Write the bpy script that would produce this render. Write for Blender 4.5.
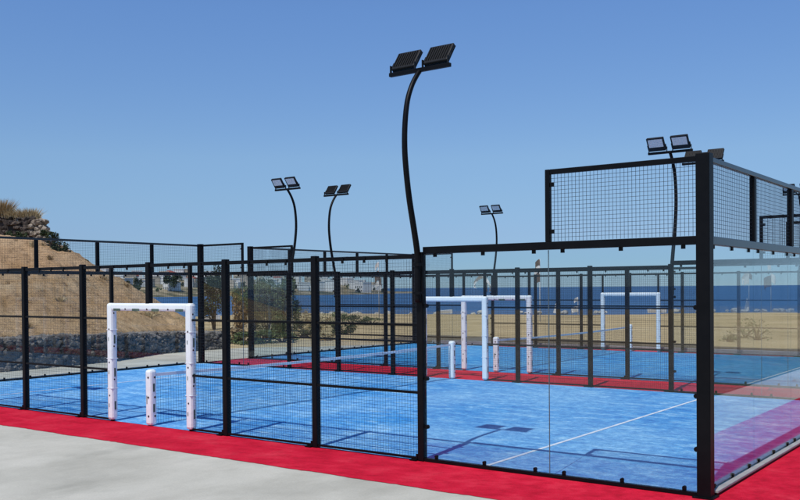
import bpy, bmesh, math, random
from mathutils import Vector, Matrix, noise
random.seed(7)
R = math.radians
scene = bpy.context.scene
for o in list(bpy.data.objects): bpy.data.objects.remove(o)
COL = scene.collection

# ------------------------------------------------------------------ camera
CX, CY, CZ = 3.4001, -10.5573, 2.4509
YAW, PIT, ROL, FPX = -.6347, -.0118, -.0083, 910.56
cam = bpy.data.cameras.new('camera'); camo = bpy.data.objects.new('camera', cam); COL.objects.link(camo)
fw = Vector((math.cos(PIT)*math.sin(YAW), math.cos(PIT)*math.cos(YAW), math.sin(PIT)))
rt = fw.cross(Vector((0, 0, 1))).normalized(); up = rt.cross(fw)
r2 = math.cos(ROL)*rt + math.sin(ROL)*up; u2 = -math.sin(ROL)*rt + math.cos(ROL)*up
mw = Matrix((( r2.x, u2.x, -fw.x, CX), (r2.y, u2.y, -fw.y, CY), (r2.z, u2.z, -fw.z, CZ), (0, 0, 0, 1)))
camo.matrix_world = mw
cam.sensor_fit = 'HORIZONTAL'; cam.sensor_width = 36
cam.lens = FPX/800*36; cam.shift_y = 49.015/800
cam.clip_start = .1; cam.clip_end = 60000
scene.camera = camo

# ------------------------------------------------------------------ light
SUN = Vector((.09, -.555, 1)).normalized()
ELEV = math.asin(SUN.z); AZ = math.atan2(SUN.x, SUN.y)
w = bpy.data.worlds.new('World'); scene.world = w; w.use_nodes = True
nt = w.node_tree; nt.nodes.clear()
sky = nt.nodes.new('ShaderNodeTexSky'); sky.sky_type = 'NISHITA'; sky.sun_disc = False
sky.sun_elevation = ELEV; sky.sun_rotation = AZ
sky.altitude = 0; sky.air_density = 1.0; sky.dust_density = 0.0; sky.ozone_density = 5.0
bg = nt.nodes.new('ShaderNodeBackground'); bg.inputs[1].default_value = .125
wo = nt.nodes.new('ShaderNodeOutputWorld')
tint = nt.nodes.new('ShaderNodeMix'); tint.data_type = 'RGBA'; tint.blend_type = 'MULTIPLY'; tint.inputs[0].default_value = 1; 
tc = nt.nodes.new('ShaderNodeTexCoord'); sx = nt.nodes.new('ShaderNodeSeparateXYZ'); cr = nt.nodes.new('ShaderNodeValToRGB')
nt.links.new(tc.outputs['Generated'], sx.inputs[0]); nt.links.new(sx.outputs[2], cr.inputs[0]); nt.links.new(cr.outputs[0], tint.inputs[7])
SKYT = [(0, (.44, .62, .86)), (.03, (.49, .64, .82)), (.058, (.62, .69, .79)), (.095, (.77, .81, .80)), (.14, (.93, .94, .86)), (.29, (1.00, 1.08, 1.07)), (.6, (1.05, 1.06, 1.06))]
while len(cr.color_ramp.elements) < len(SKYT): cr.color_ramp.elements.new(.99)
for el, (p, c) in zip(cr.color_ramp.elements, SKYT):
    el.position = p; el.color = (c[0]*.92*.8, c[1]*.8, c[2]*1.22*.8, 1)
nt.links.new(sky.outputs[0], tint.inputs[6]); nt.links.new(tint.outputs[2], bg.inputs[0]); nt.links.new(bg.outputs[0], wo.inputs[0])
sl = bpy.data.lights.new('sun', 'SUN'); sl.energy = 3.6; sl.angle = R(.5); sl.color = (1, .95, .88)
so = bpy.data.objects.new('sun', sl); COL.objects.link(so); so.location = (0, 0, 30)
so.rotation_euler = SUN.to_track_quat('Z', 'Y').to_euler()
scene.render.engine = 'CYCLES'
scene.view_settings.view_transform = 'Standard'; scene.view_settings.look = 'None'
scene.view_settings.exposure = 0; scene.view_settings.gamma = 1
scene.cycles.transparent_max_bounces = 32
scene.cycles.max_bounces = 8

# ------------------------------------------------------------------ materials
MATS = {}
def principled(name, col, rough=.6, spec=.5, metal=0):
    m = bpy.data.materials.new(name); m.use_nodes = True
    b = m.node_tree.nodes['Principled BSDF']
    b.inputs['Base Color'].default_value = (*col, 1); b.inputs['Roughness'].default_value = rough
    b.inputs['Specular IOR Level'].default_value = spec; b.inputs['Metallic'].default_value = metal
    MATS[name] = m
    return m, m.node_tree, b
def nod(t, kind, **kw):
    n = t.nodes.new(kind)
    for k, v in kw.items(): setattr(n, k, v)
    return n
def coords(t, scale=(1, 1, 1), obj=False):
    if obj:
        g = nod(t, 'ShaderNodeTexCoord'); out = g.outputs['Object']
    else:
        g = nod(t, 'ShaderNodeNewGeometry'); out = g.outputs['Position']
    mp = nod(t, 'ShaderNodeMapping'); mp.inputs['Scale'].default_value = scale
    t.links.new(out, mp.inputs[0]); return mp.outputs[0]
def nz(t, vec, scale, detail=6, rough=.6):
    n = nod(t, 'ShaderNodeTexNoise'); n.inputs['Scale'].default_value = scale
    n.inputs['Detail'].default_value = detail; n.inputs['Roughness'].default_value = rough
    t.links.new(vec, n.inputs['Vector']); return n.outputs['Fac']
def ramp(t, fac, stops):
    r = nod(t, 'ShaderNodeValToRGB'); e = r.color_ramp.elements
    while len(e) < len(stops): e.new(.5)
    for el, (p, c) in zip(e, stops): el.position = p; el.color = (*c, 1)
    t.links.new(fac, r.inputs[0]); return r.outputs[0]
def mix(t, fac, a, b, mode='MIX'):
    m = nod(t, 'ShaderNodeMix', data_type='RGBA', blend_type=mode)
    if isinstance(fac, (int, float)): m.inputs[0].default_value = fac
    else: t.links.new(fac, m.inputs[0])
    for i, v in ((6, a), (7, b)):
        if isinstance(v, tuple): m.inputs[i].default_value = (*v, 1)
        else: t.links.new(v, m.inputs[i])
    return m.outputs[2]
def bump(t, b, h, strength=.3, dist=.02):
    n = nod(t, 'ShaderNodeBump'); n.inputs['Strength'].default_value = strength; n.inputs['Distance'].default_value = dist
    t.links.new(h, n.inputs['Height']); t.links.new(n.outputs[0], b.inputs['Normal'])
def noisy(name, stops, scale, rough=.8, spec=.3, bs=.0, bd=.02, bscale=None, detail=6, stretch=(1, 1, 1), metal=0, nrough=.6):
    m, t, b = principled(name, stops[0][1], rough, spec, metal)
    v = coords(t, stretch)
    f = nz(t, v, scale, detail, nrough)
    t.links.new(ramp(t, f, stops), b.inputs['Base Color'])
    if bs: bump(t, b, nz(t, v, bscale or scale*4, 6), bs, bd)
    return m

# painted black steel: faint dust mottling
noisy('black_steel', [(.35, (.0022, .0024, .003)), (.75, (.005, .005, .0055))], 6, .45, .16)
noisy('satin_rail', [(.35, (.010, .012, .016)), (.75, (.018, .020, .025))], 6, .24, .6)
noisy('wire_steel', [(.3, (.008, .009, .011)), (.8, (.014, .015, .018))], 3, .45, .35)
noisy('galvanised', [(.3, (.30, .32, .35)), (.7, (.42, .44, .46))], 12, .5, .4)
noisy('kerb_concrete', [(.3, (.24, .24, .235)), (.7, (.36, .355, .34))], 4, .85, .2, .2, .01, 60)
noisy('white_pad', [(.3, (.78, .84, .85)), (.7, (.86, .91, .90))], 5, .5, .4, .35, .02, 6)
noisy('pad_print', [(.3, (.05, .08, .06)), (.7, (.11, .15, .12))], 9, .5)
noisy('pad_tie', [(.3, (.03, .01, .015)), (.7, (.05, .03, .03))], 9, .6)
noisy('net_cord', [(.3, (.012, .013, .016)), (.7, (.022, .023, .026))], 9, .8)
noisy('net_band', [(.3, (.68, .70, .74)), (.7, (.80, .81, .83))], 6, .7)
noisy('line_paint', [(.35, (.52, .62, .74)), (.6, (.76, .80, .84))], 9, .8, .2, .3, .01, 150)
noisy('lamp_housing', [(.3, (.005, .006, .007)), (.7, (.011, .012, .013))], 8, .55, .3)
m, t, b = principled('lamp_lens', (.42, .43, .44), .4, .4)
bk = nod(t, 'ShaderNodeTexBrick'); bk.inputs['Scale'].default_value = 14; bk.inputs['Color1'].default_value = (.86, .85, .81, 1)
bk.inputs['Color2'].default_value = (.78, .77, .74, 1); bk.inputs['Mortar'].default_value = (.45, .45, .44, 1); bk.offset = 0
t.links.new(coords(t, obj=True), bk.inputs[0]); t.links.new(bk.outputs[0], b.inputs['Base Color'])

# blue court turf with brushed sand infill
def turf(name, deep, mid, pale, palemix):
    m, t, b = principled(name, mid, .9, .15)
    v = coords(t); v2 = coords(t, (1, .55, 1))
    v3 = coords(t, (.45, 1.0, 1))
    big = nz(t, v2, .40, 4, .55); med = nz(t, v3, 3.0, 5, .7); grain = nz(t, coords(t, (.75, 1, 1)), 8, 6, .78); fine = nz(t, v, 60, 3, .6)
    c = ramp(t, med, [(.32, deep), (.5, mid), (.70, pale)])
    c2 = ramp(t, big, [(.38, (0, 0, 0)), (.64, (1, 1, 1))])
    m2 = nod(t, 'ShaderNodeMath', operation='MULTIPLY'); t.links.new(c2, m2.inputs[0]); m2.inputs[1].default_value = palemix
    c = mix(t, m2.outputs[0], c, pale)
    c = mix(t, .85, c, ramp(t, grain, [(.34, (.48, .60, .74)), (.5, (.95, .97, .99)), (.64, (1.9, 1.48, 1.2))]), 'MULTIPLY')
    c = mix(t, .55, c, ramp(t, fine, [(.3, (.6, .6, .6)), (.7, (1.25, 1.25, 1.25))]), 'MULTIPLY')
    t.links.new(c, b.inputs['Base Color']); bump(t, b, fine, .5, .01)
turf('blue_turf', (.024, .19, .54), (.060, .305, .66), (.27, .54, .79), .48)
turf('deep_blue_turf', (.013, .165, .47), (.030, .265, .58), (.16, .43, .66), .35)
m, t, b = principled('red_turf', (.5, .01, .035), .9, .12)
v = coords(t); f1 = nz(t, v, 1.4, 6, .65); f2 = nz(t, v, 70, 3)
c = ramp(t, f1, [(.3, (.45, .004, .022)), (.5, (.58, .009, .034)), (.75, (.66, .035, .062))])
c = mix(t, .5, c, ramp(t, f2, [(.3, (.6, .6, .6)), (.7, (1.2, 1.2, 1.2))]), 'MULTIPLY')
f3 = nz(t, v, 5.5, 8, .75)
c = mix(t, 1, c, ramp(t, f3, [(.30, (.72, .7, .7)), (.5, (1, 1, 1)), (.72, (1.12, 1.5, 1.35))]), 'MULTIPLY')
t.links.new(c, b.inputs['Base Color']); bump(t, b, f2, .5, .01)

# pale poured concrete with trowel clouds, stains and saw cuts
m, t, b = principled('concrete', (.5, .5, .48), .8, .25)
v = coords(t); vs = coords(t, (1, .35, 1))
a1 = nz(t, v, .35, 6, .6); a2 = nz(t, vs, 1.6, 7, .65); a3 = nz(t, v, 45, 4, .6)
c = ramp(t, a1, [(.3, (.38, .37, .305)), (.5, (.50, .487, .405)), (.68, (.60, .58, .49))])
c = mix(t, .45, c, ramp(t, a2, [(.3, (.78, .77, .75)), (.55, (1.03, 1.03, 1.03)), (.75, (1.1, 1.1, 1.1))]), 'MULTIPLY')
c = mix(t, .25, c, ramp(t, a3, [(.3, (.7, .7, .7)), (.7, (1.2, 1.2, 1.2))]), 'MULTIPLY')
a4 = nz(t, coords(t, (1, .5, 1)), .9, 5, .5); a5 = nz(t, v, 160, 2, .5)
c = mix(t, .8, c, ramp(t, a4, [(.30, (.74, .745, .74)), (.42, (1, 1, 1))]), 'MULTIPLY')
c = mix(t, .5, c, ramp(t, a5, [(.28, (.55, .55, .55)), (.40, (1, 1, 1))]), 'MULTIPLY')
t.links.new(c, b.inputs['Base Color']); bump(t, b, a3, .3, .006)

# sand / dry grass beach
m, t, b = principled('sand', (.4, .32, .18), .95, .1)
v = coords(t); a1 = nz(t, v, .09, 6, .65); a2 = nz(t, v, 1.3, 7, .7); a3 = nz(t, v, 12, 4)
c = ramp(t, a1, [(.32, (.34, .25, .125)), (.5, (.50, .375, .20)), (.68, (.58, .45, .26))])
c = mix(t, .5, c, ramp(t, a2, [(.3, (.65, .66, .60)), (.6, (1.1, 1.1, 1.1))]), 'MULTIPLY')
t.links.new(c, b.inputs['Base Color']); bump(t, b, a3, .6, .05)
noisy('soil', [(.3, (.10, .08, .055)), (.7, (.22, .17, .11))], 1.6, .95, .1, .6, .05, 9)
noisy('reflected_green', [(.3, (.03, .05, .022)), (.5, (.06, .08, .038)), (.7, (.14, .13, .07))], .9, .95, .1, .6, .05, 9)
# hillside earth
m, t, b = principled('hill_earth', (.4, .25, .12), .95, .1)
v = coords(t); a1 = nz(t, v, .35, 6, .65); a2 = nz(t, v, 2.2, 8, .72)
c = ramp(t, a1, [(.32, (.50, .315, .155)), (.5, (.60, .40, .22)), (.7, (.66, .48, .29))])
c = mix(t, .85, c, ramp(t, a2, [(.32, (.36, .33, .29)), (.44, (.90, .88, .85)), (.7, (1.25, 1.25, 1.25))]), 'MULTIPLY')
t.links.new(c, b.inputs['Base Color']); bump(t, b, a2, 1, .3)
# stones
def stone(name, c0, c1, c2):
    m, t, b = principled(name, c1, .9, .15)
    v = coords(t)
    vo = nod(t, 'ShaderNodeTexVoronoi'); vo.inputs['Scale'].default_value = 3.2; t.links.new(v, vo.inputs['Vector'])
    s = nod(t, 'ShaderNodeSeparateColor'); t.links.new(vo.outputs['Color'], s.inputs[0])
    c = ramp(t, s.outputs[0], [(.1, c0), (.5, c1), (.9, c2)])
    f = nz(t, v, 9, 6, .7)
    c = mix(t, .6, c, ramp(t, f, [(.3, (.5, .5, .5)), (.7, (1.25, 1.25, 1.25))]), 'MULTIPLY')
    t.links.new(c, b.inputs['Base Color']); bump(t, b, f, .8, .05)
stone('rubble_stone', (.12, .108, .098), (.18, .165, .15), (.26, .235, .21))
stone('ruin_stone', (.055, .045, .038), (.095, .075, .062), (.15, .12, .095))
stone('pale_stone', (.22, .18, .135), (.31, .26, .20), (.40, .34, .27))
noisy('shore_rock', [(.3, (.36, .34, .30)), (.7, (.55, .53, .48))], 2, .9, .2, .6, .06, 6)
# sea
m, t, b = principled('sea', (.02, .08, .2), .45, .25)
v = coords(t, (1, 1, 1)); f = nz(t, v, .02, 6, .6); f2 = nz(t, v, .35, 5, .6)
t.links.new(ramp(t, f, [(.3, (.018, .075, .18)), (.55, (.034, .11, .235)), (.75, (.07, .155, .28))]), b.inputs['Base Color'])
bump(t, b, f2, 1, .7)
noisy('far_land', [(.38, (.07, .08, .045)), (.5, (.20, .17, .10)), (.62, (.40, .33, .22))], .07, .95, .1)
# foliage
def leafmat(name, c0, c1):
    m, t, b = principled(name, c0, .65, .25)
    oi = nod(t, 'ShaderNodeNewGeometry')
    c = ramp(t, oi.outputs['Random Per Island'], [(0, c0), (1, c1)])
    t.links.new(c, b.inputs['Base Color'])
leafmat('leaf_grey_green', (.070, .100, .036), (.19, .225, .095))
leafmat('leaf_dark', (.022, .036, .014), (.065, .085, .035))
leafmat('leaf_palm', (.05, .085, .018), (.13, .17, .045))
leafmat('leaf_dry', (.24, .155, .07), (.42, .30, .15))
leafmat('leaf_straw', (.38, .29, .15), (.60, .49, .29))
noisy('bark', [(.3, (.07, .05, .035)), (.7, (.16, .115, .075))], 6, .9, .1, .6, .03, 14)
noisy('house_white', [(.3, (.68, .67, .64)), (.7, (.82, .81, .78))], .4, .85)
noisy('house_cream', [(.3, (.45, .38, .29)), (.7, (.55, .48, .38))], .4, .85)
noisy('roof_red', [(.3, (.28, .07, .05)), (.7, (.36, .11, .07))], .6, .85)
noisy('dark_window', [(.3, (.03, .035, .04)), (.7, (.05, .055, .06))], .6, .3)
noisy('white_cloth', [(.3, (.62, .62, .62)), (.7, (.78, .78, .77))], 2, .8)
noisy('brown_cloth', [(.3, (.10, .07, .05)), (.7, (.19, .13, .10))], 2, .85)
noisy('boat_white', [(.3, (.70, .70, .70)), (.7, (.80, .80, .80))], 2, .4)
noisy('flag_pole_paint', [(.3, (.50, .51, .52)), (.7, (.62, .63, .64))], 2, .5)
# clear toughened glass: fresnel reflection over a faintly tinted see-through body
m = bpy.data.materials.new('clear_glass'); m.use_nodes = True; t = m.node_tree; t.nodes.clear(); MATS['clear_glass'] = m
out = nod(t, 'ShaderNodeOutputMaterial'); ms = nod(t, 'ShaderNodeMixShader')
tr = nod(t, 'ShaderNodeBsdfTransparent'); tr.inputs[0].default_value = (.925, .95, .95, 1)
gl = nod(t, 'ShaderNodeBsdfGlossy'); gl.inputs['Roughness'].default_value = .01; gl.inputs[0].default_value = (1, 1, 1, 1)
fr = nod(t, 'ShaderNodeFresnel'); ge = nod(t, 'ShaderNodeNewGeometry'); mr = nod(t, 'ShaderNodeMapRange')
mr.inputs[3].default_value = 1.42; mr.inputs[4].default_value = 1/1.42
t.links.new(ge.outputs['Backfacing'], mr.inputs[0]); t.links.new(mr.outputs[0], fr.inputs['IOR'])
t.links.new(fr.outputs[0], ms.inputs[0]); t.links.new(tr.outputs[0], ms.inputs[1]); t.links.new(gl.outputs[0], ms.inputs[2])
t.links.new(ms.outputs[0], out.inputs[0])
noisy('glass_joint', [(.3, (.10, .14, .15)), (.7, (.14, .18, .19))], 4, .4)

# ------------------------------------------------------------------ helpers
class MB:
    def __init__(s): s.v = []; s.f = []; s.mi = []; s.cur = 0
    def face(s, idx): s.f.append(idx); s.mi.append(s.cur)
    def box(s, x0, x1, y0, y1, z0, z1):
        if x0 > x1: x0, x1 = x1, x0
        if y0 > y1: y0, y1 = y1, y0
        n = len(s.v)
        s.v += [(x, y, z) for z in (z0, z1) for x, y in ((x0, y0), (x1, y0), (x1, y1), (x0, y1))]
        for q in ((3, 2, 1, 0), (4, 5, 6, 7), (0, 1, 5, 4), (1, 2, 6, 5), (2, 3, 7, 6), (3, 0, 4, 7)): s.face([n+i for i in q])
        return s
    def obox(s, c, ax, ay, az, hx, hy, hz):
        n = len(s.v); c = Vector(c)
        for z in (-1, 1):
            for x, y in ((-1, -1), (1, -1), (1, 1), (-1, 1)): s.v.append(tuple(c + ax*hx*x + ay*hy*y + az*hz*z))
        for q in ((3, 2, 1, 0), (4, 5, 6, 7), (0, 1, 5, 4), (1, 2, 6, 5), (2, 3, 7, 6), (3, 0, 4, 7)): s.face([n+i for i in q])
        return s
    def tube(s, pts, rad, n=8, cap=True):
        pts = [Vector(p) for p in pts]; k = len(pts)
        rads = rad if isinstance(rad, (list, tuple)) else [rad]*k
        base = len(s.v); ref = None
        for i, p in enumerate(pts):
            d = (pts[min(i+1, k-1)] - pts[max(i-1, 0)]).normalized()
            if ref is None: ref = Vector((0, 0, 1)) if abs(d.z) < .9 else Vector((1, 0, 0))
            a = (ref - d*ref.dot(d)).normalized(); bb = d.cross(a); ref = a
            for j in range(n):
                th = 2*math.pi*j/n; s.v.append(tuple(p + (a*math.cos(th) + bb*math.sin(th))*rads[i]))
        for i in range(k-1):
            for j in range(n):
                s.face([base+i*n+j, base+i*n+(j+1) % n, base+(i+1)*n+(j+1) % n, base+(i+1)*n+j])
        if cap:
            s.face([base+j for j in reversed(range(n))]); s.face([base+(k-1)*n+j for j in range(n)])
        return s
    def disc(s, c, axis, r, h, n=12):
        c = Vector(c); return s.tube([c - axis*h/2, c + axis*h/2], r, n)
    def blob(s, c, rx, ry, rz, seed, n=1, rough=.3):
        bm = bmesh.new(); bmesh.ops.create_icosphere(bm, subdivisions=n, radius=1)
        bm.verts.ensure_lookup_table(); base = len(s.v); rnd = random.Random(seed)
        rot = Matrix.Rotation(rnd.uniform(0, 6), 3, 'Z')
        for v in bm.verts:
            k = 1 + rough*noise.noise(v.co*1.3 + Vector((seed*1.7, seed*.31, seed*.77)))*2
            p = rot @ Vector((v.co.x*rx*k, v.co.y*ry*k, v.co.z*rz*k)); s.v.append((c[0]+p.x, c[1]+p.y, c[2]+p.z))
        for f in bm.faces: s.face([base+v.index for v in f.verts])
        bm.free(); return s
    def build(s, name, mat, parent=None, smooth=False, bevel=0, org=None):
        o0 = Vector(org) if org is not None else (parent_origin(parent) if parent else Vector((0, 0, 0)))
        me = bpy.data.meshes.new(name)
        me.from_pydata([(x-o0.x, y-o0.y, z-o0.z) for x, y, z in s.v], [], s.f)
        mats = mat if isinstance(mat, (list, tuple)) else [mat]
        for k in mats: me.materials.append(MATS[k])
        if len(mats) > 1: me.polygons.foreach_set('material_index', s.mi)
        if smooth: me.polygons.foreach_set('use_smooth', [True]*len(s.f))
        me.update()
        o = bpy.data.objects.new(name, me); COL.objects.link(o)
        if parent: o.parent = parent
        elif org is not None: o.location = o0
        if bevel:
            bv = o.modifiers.new('bevel', 'BEVEL'); bv.width = bevel; bv.segments = 2; bv.limit_method = 'ANGLE'
        return o
def parent_origin(p):
    v = Vector((0, 0, 0))
    while p: v = v + Vector(p.location); p = p.parent
    return v
def tag(o, label, cat, group=None):
    o['label'] = label; o['category'] = cat
    if group: o['group'] = group
    return o
def thing(name, label, cat, loc, group=None):
    o = bpy.data.objects.new(name, None); COL.objects.link(o); o.location = loc; o.empty_display_size = .3
    return tag(o, label, cat, group)
def structure(o): o['kind'] = 'structure'; return o
def clone(root, loc, label, group):
    r = root.copy(); COL.objects.link(r); r.location = loc; r['label'] = label
    if group: r['group'] = group
    def rec(src, dst):
        for ch in list(src.children):
            c = ch.copy(); COL.objects.link(c); c.parent = dst; rec(ch, c)
    rec(root, r); return r
def hy(px): return 288.27 + (400-px)*.0083
fh = Vector((math.sin(YAW), math.cos(YAW), 0)); rh = Vector((math.cos(YAW), -math.sin(YAW), 0))
def along(px, D):                                     # ground position in the direction of a bearing
    p = Vector((CX, CY, 0)) + D*(fh + rh*((px-400)/FPX)); return p.x, p.y
def zat(px, py, D): return CZ + (hy(px)-py)*D/FPX

# ------------------------------------------------------------------ ground, paving, courts, sea
def sheet(name, mat, poly, z):
    m = MB(); m.v = [(x, y, z) for x, y in poly]; m.face(list(range(len(poly)))); return structure(m.build(name, mat))
def gz(D):                                            # height of the beach by distance from the camera
    if D < 48: return -.02
    if D < 140: return -.02 - 1.48*((D-48)/92)**1.15
    return -1.5 - min(8, (D-140)*.06)
def ground():
    m = MB(); rs = [0, 6, 12, 18, 24, 30, 36, 42, 48, 54, 62, 70, 80, 90, 100, 110, 120, 130, 136, 142, 150, 165, 200, 300, 800, 3000, 30000]
    na = 160
    for r in rs:
        for a in range(na):
            th = 2*math.pi*a/na; x = CX + r*math.sin(th); y = CY + r*math.cos(th)
            z = gz(r)
            if 50 < r < 400: z += .35*noise.noise(Vector((x*.05, y*.05, 0))) + .12*noise.noise(Vector((x*.2, y*.2, 3)))
            m.v.append((x, y, z))
    for i in range(len(rs)-1):
        for a in range(na):
            q = [i*na+a, (i+1)*na+a, (i+1)*na+(a+1) % na, i*na+(a+1) % na]
            m.face(list(reversed(q)))
    return structure(m.build('ground', 'sand', smooth=True))
ground()
def seaface():
    m = MB(); n = 96; rs = [60, 180, 400, 900, 2000, 6000, 40000]
    for r in rs:
        for a in range(n):
            th = 2*math.pi*a/n; m.v.append((CX+r*math.sin(th), CY+r*math.cos(th), -1.5))
    for i in range(len(rs)-1):
        for a in range(n): m.face([i*n+(a+1) % n, (i+1)*n+(a+1) % n, (i+1)*n+a, i*n+a])
    structure(m.build('sea', 'sea'))
seaface()
W = 20.0; C1, C2, CW = 0.0, 12.3, 10.0
sheet('concrete_apron', 'concrete', [(-60, -24), (2.95, -24), (2.95, 23.4), (-19.5, 23.4), (-22.4, 18.6), (-24.6, 16.7), (-25.2, 14.5), (-25.4, 12.6), (-23.8, 8.7), (-22.8, 5), (-22.4, 2), (-24, -3), (-60, -8)], -.006)
sheet('unseen_ground', 'reflected_green', [(2.95, -24), (40, -24), (40, 23.4), (2.95, 23.4)], -.010)  # unseen dark green ground, added for the right end glass to reflect
sheet('red_surround', 'red_turf', [(-20.35+21.7*k/260, -1.45+.022*noise.noise(Vector((k*.9, 1, 0)))+.03*noise.noise(Vector((k*.13, 7, 0)))) for k in range(261)] + [(1.35, 23), (-18.6, 23), (-20.2, 22.4), (-20.35, 10)], 0)
sheet('soil_strip', 'soil', [(-24, 23.0), (10, 23.0), (10, 26.2), (2, 27.2), (-6, 26.4), (-14, 28.6), (-24, 29)], -.012)
for s0 in (C1, C2):
    sheet('court_surface', 'blue_turf' if s0 == C1 else 'deep_blue_turf', [(-W, s0), (0, s0), (0, s0+CW), (-W, s0+CW)], .005)
    for tt in (3.05, 16.95):
        sheet('service_line', 'line_paint', [(-tt-.03, s0+.02), (-tt+.03, s0+.02), (-tt+.03, s0+CW-.02), (-tt-.03, s0+CW-.02)], .009)

# ------------------------------------------------------------------ enclosure builders
H_MS = 2.93
WIRE, WIRE_TOP = .0031, .0046
def grid_wires(m, axis, c0, c1, other, z0, z1, step=.05, r=WIRE/2):
    """welded mesh in a vertical plane; axis 'x' runs along x at y=other"""
    def prism(p, q, a, bb):
        n = len(m.v); p = Vector(p); q = Vector(q)
        for e in (p, q):
            for k in range(3):
                th = 2.094*k; m.v.append(tuple(e + (a*math.cos(th) + bb*math.sin(th))*r*1.25))
        for k in range(3): m.face([n+k, n+(k+1) % 3, n+3+(k+1) % 3, n+3+k])
    X = Vector((1, 0, 0)); Y = Vector((0, 1, 0)); Z = Vector((0, 0, 1))
    al = X if axis == 'x' else Y; nr = Y if axis == 'x' else X
    def P(c, z, off=0): return (c, other+off, z) if axis == 'x' else (other+off, c, z)
    lo, hi = min(c0, c1), max(c0, c1)
    k = max(1, round((hi-lo)/step)); kz = max(1, round((z1-z0)/step))
    for i in range(1, k):
        c = lo + (hi-lo)*i/k; prism(P(c, z0), P(c, z1), al, nr)
    for i in range(1, kz):
        z = z0 + (z1-z0)*i/kz; prism(P(lo, z, r*2), P(hi, z, r*2), Z, nr)
    return m

def mesh_fence(s, out, da, db, label):
    """side fence from t=4 to t=16 at y=s; out = -1 when outside is toward -y"""
    root = thing('mesh_fence', label, 'fence', (-10, s, 0), 'black mesh fences along the court sides')
    A = .051
    def post(tt, z0, a=A):
        x = -tt; MB().box(x-a, x+a, s-a, s+a, z0, H_MS+.03).build('post', 'black_steel', root, bevel=.012)
        if z0 == 0:
            f = MB(); f.box(x-a-.12, x-a-.001, s+out*.09, s-out*.03, 0.006, .022)
            f.box(x-a-.03, x-a-.0015, s+out*.05, s+out*.035, .022, .10)
            for bx in (-.10, -.05): f.disc((x-a+bx, s+out*.03, .026), Vector((0, 0, 1)), .012, .014, 6)
            f.build('foot_plate', 'black_steel', root)
    for tt in (4, 6, 8, 12, 14, 16): post(tt, 0)
    post(10, 2.2, .05)
    segs = [(4, 6), (6, 8), (12, 14), (14, 16)]
    door = [(8, da), (db, 12)]
    for a, bb in segs + door:
        a2 = a + A+.001 if a != db else a; b2 = bb - A-.001 if bb != da else bb
        g = MB(); grid_wires(g, 'x', -a2, -b2, s, .04, H_MS-.07); g.build('mesh_panel', 'wire_steel', root)
        for z, h in ((.97, .018), (1.93, .018), (.04, .016)):
            MB().box(-a2, -b2, s+out*.006, s+out*.036, z-h, z+h).build('rail', 'black_steel', root)
    for a, bb in ((4, 6), (6, 8), (8, 10), (10, 12), (12, 14), (14, 16)):
        a2 = a+A+.001; b2 = bb-A-.001
        if a == 10: a2 = a+.052
        if bb == 10: b2 = bb-.052
        MB().box(-a2, -b2, s-.03, s+.03, H_MS-.06, H_MS).build('top_rail', 'black_steel', root, bevel=.006)
        for q in (.28, .5, .72):
            MB().box(-(a2+(b2-a2)*q)-.02, -(a2+(b2-a2)*q)+.02, s+out*.031, s+out*.045, H_MS-.10, H_MS-.02).build('clip', 'black_steel', root)
    for a, bb in ((da, 9.95), (10.05, db)):
        g = MB(); grid_wires(g, 'x', -a, -bb, s, 2.2, H_MS-.07); g.build('mesh_panel', 'wire_steel', root)
    for tt in (da, db):
        MB().box(-tt-.03, -tt+.03, s-.028, s+.028, 0.006, H_MS-.06).build('door_post', 'black_steel', root)
    MB().box(-da-.031, -db+.031, s-.028, s+.028, 2.10, 2.16).build('door_header', 'black_steel', root)
    return root

def pad_frame(s, out, ta, tb, label):
    root = thing('padded_door_frame', label, 'door frame', (-10, s, 0), 'white padded door frames at the net openings')
    w_, top = .074, 2.22
    def marks(parent, boxes_print, boxes_tie):
        p = MB(); [p.box(*b_) for b_ in boxes_print]; p.build('print', 'pad_print', parent)
        p = MB(); [p.disc(c_, ax_, ( .016), .012, 8) for c_, ax_ in boxes_tie]; p.build('tie', 'pad_tie', parent)
    Y = Vector((0, 1, 0)); X = Vector((1, 0, 0))
    for tt in (ta, tb):
        x = -tt
        m = MB()
        m.box(x-w_, x+w_, s-w_, s+w_, .03, top)
        o = m.build('leg_pad', 'white_pad', root, bevel=.045)
        pr = []; ti = []
        for k in range(6):
            z0 = .22 + k*.31
            if k % 2 == 0:
                pr.append((x+w_-.004, x+w_+.003, s-.015, s+.02, z0, z0+.16))
                pr.append((x-.012, x+.004, s+out*w_-.002, s+out*(w_+.003), z0+.05, z0+.12))
            (ti.append(((x+w_, s-.012, z0+.26), X)) if k % 2 else ti.append(((x+.012, s+out*w_, z0+.27), Y)))
        sm = MB()
        for zz in (.62, 1.18, 1.72): sm.box(x-w_-.002, x+w_+.002, s-w_-.002, s+w_+.002, zz-.006, zz+.006)
        sm.build('seam', 'net_band', o, bevel=.045)
        marks(o, pr, ti)
    m = MB()
    m.box(-ta-w_*.8, -tb+w_*.8, s-w_*.97, s+w_*.97, top-.14, top-.004)
    o = m.build('header_pad', 'white_pad', root, bevel=.035)
    pr = [(-c_-.10, -c_+.10, s+out*(w_*.97-.002), s+out*(w_*.97+.003), top-.145, top-.10) for c_ in (9.1, 9.75, 10.3, 10.85)]
    ti = [((-c_, s+out*w_*.97, top-.11), Y) for c_ in (9.4, 9.98, 10.6)]
    marks(o, pr, ti)
    return root

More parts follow.
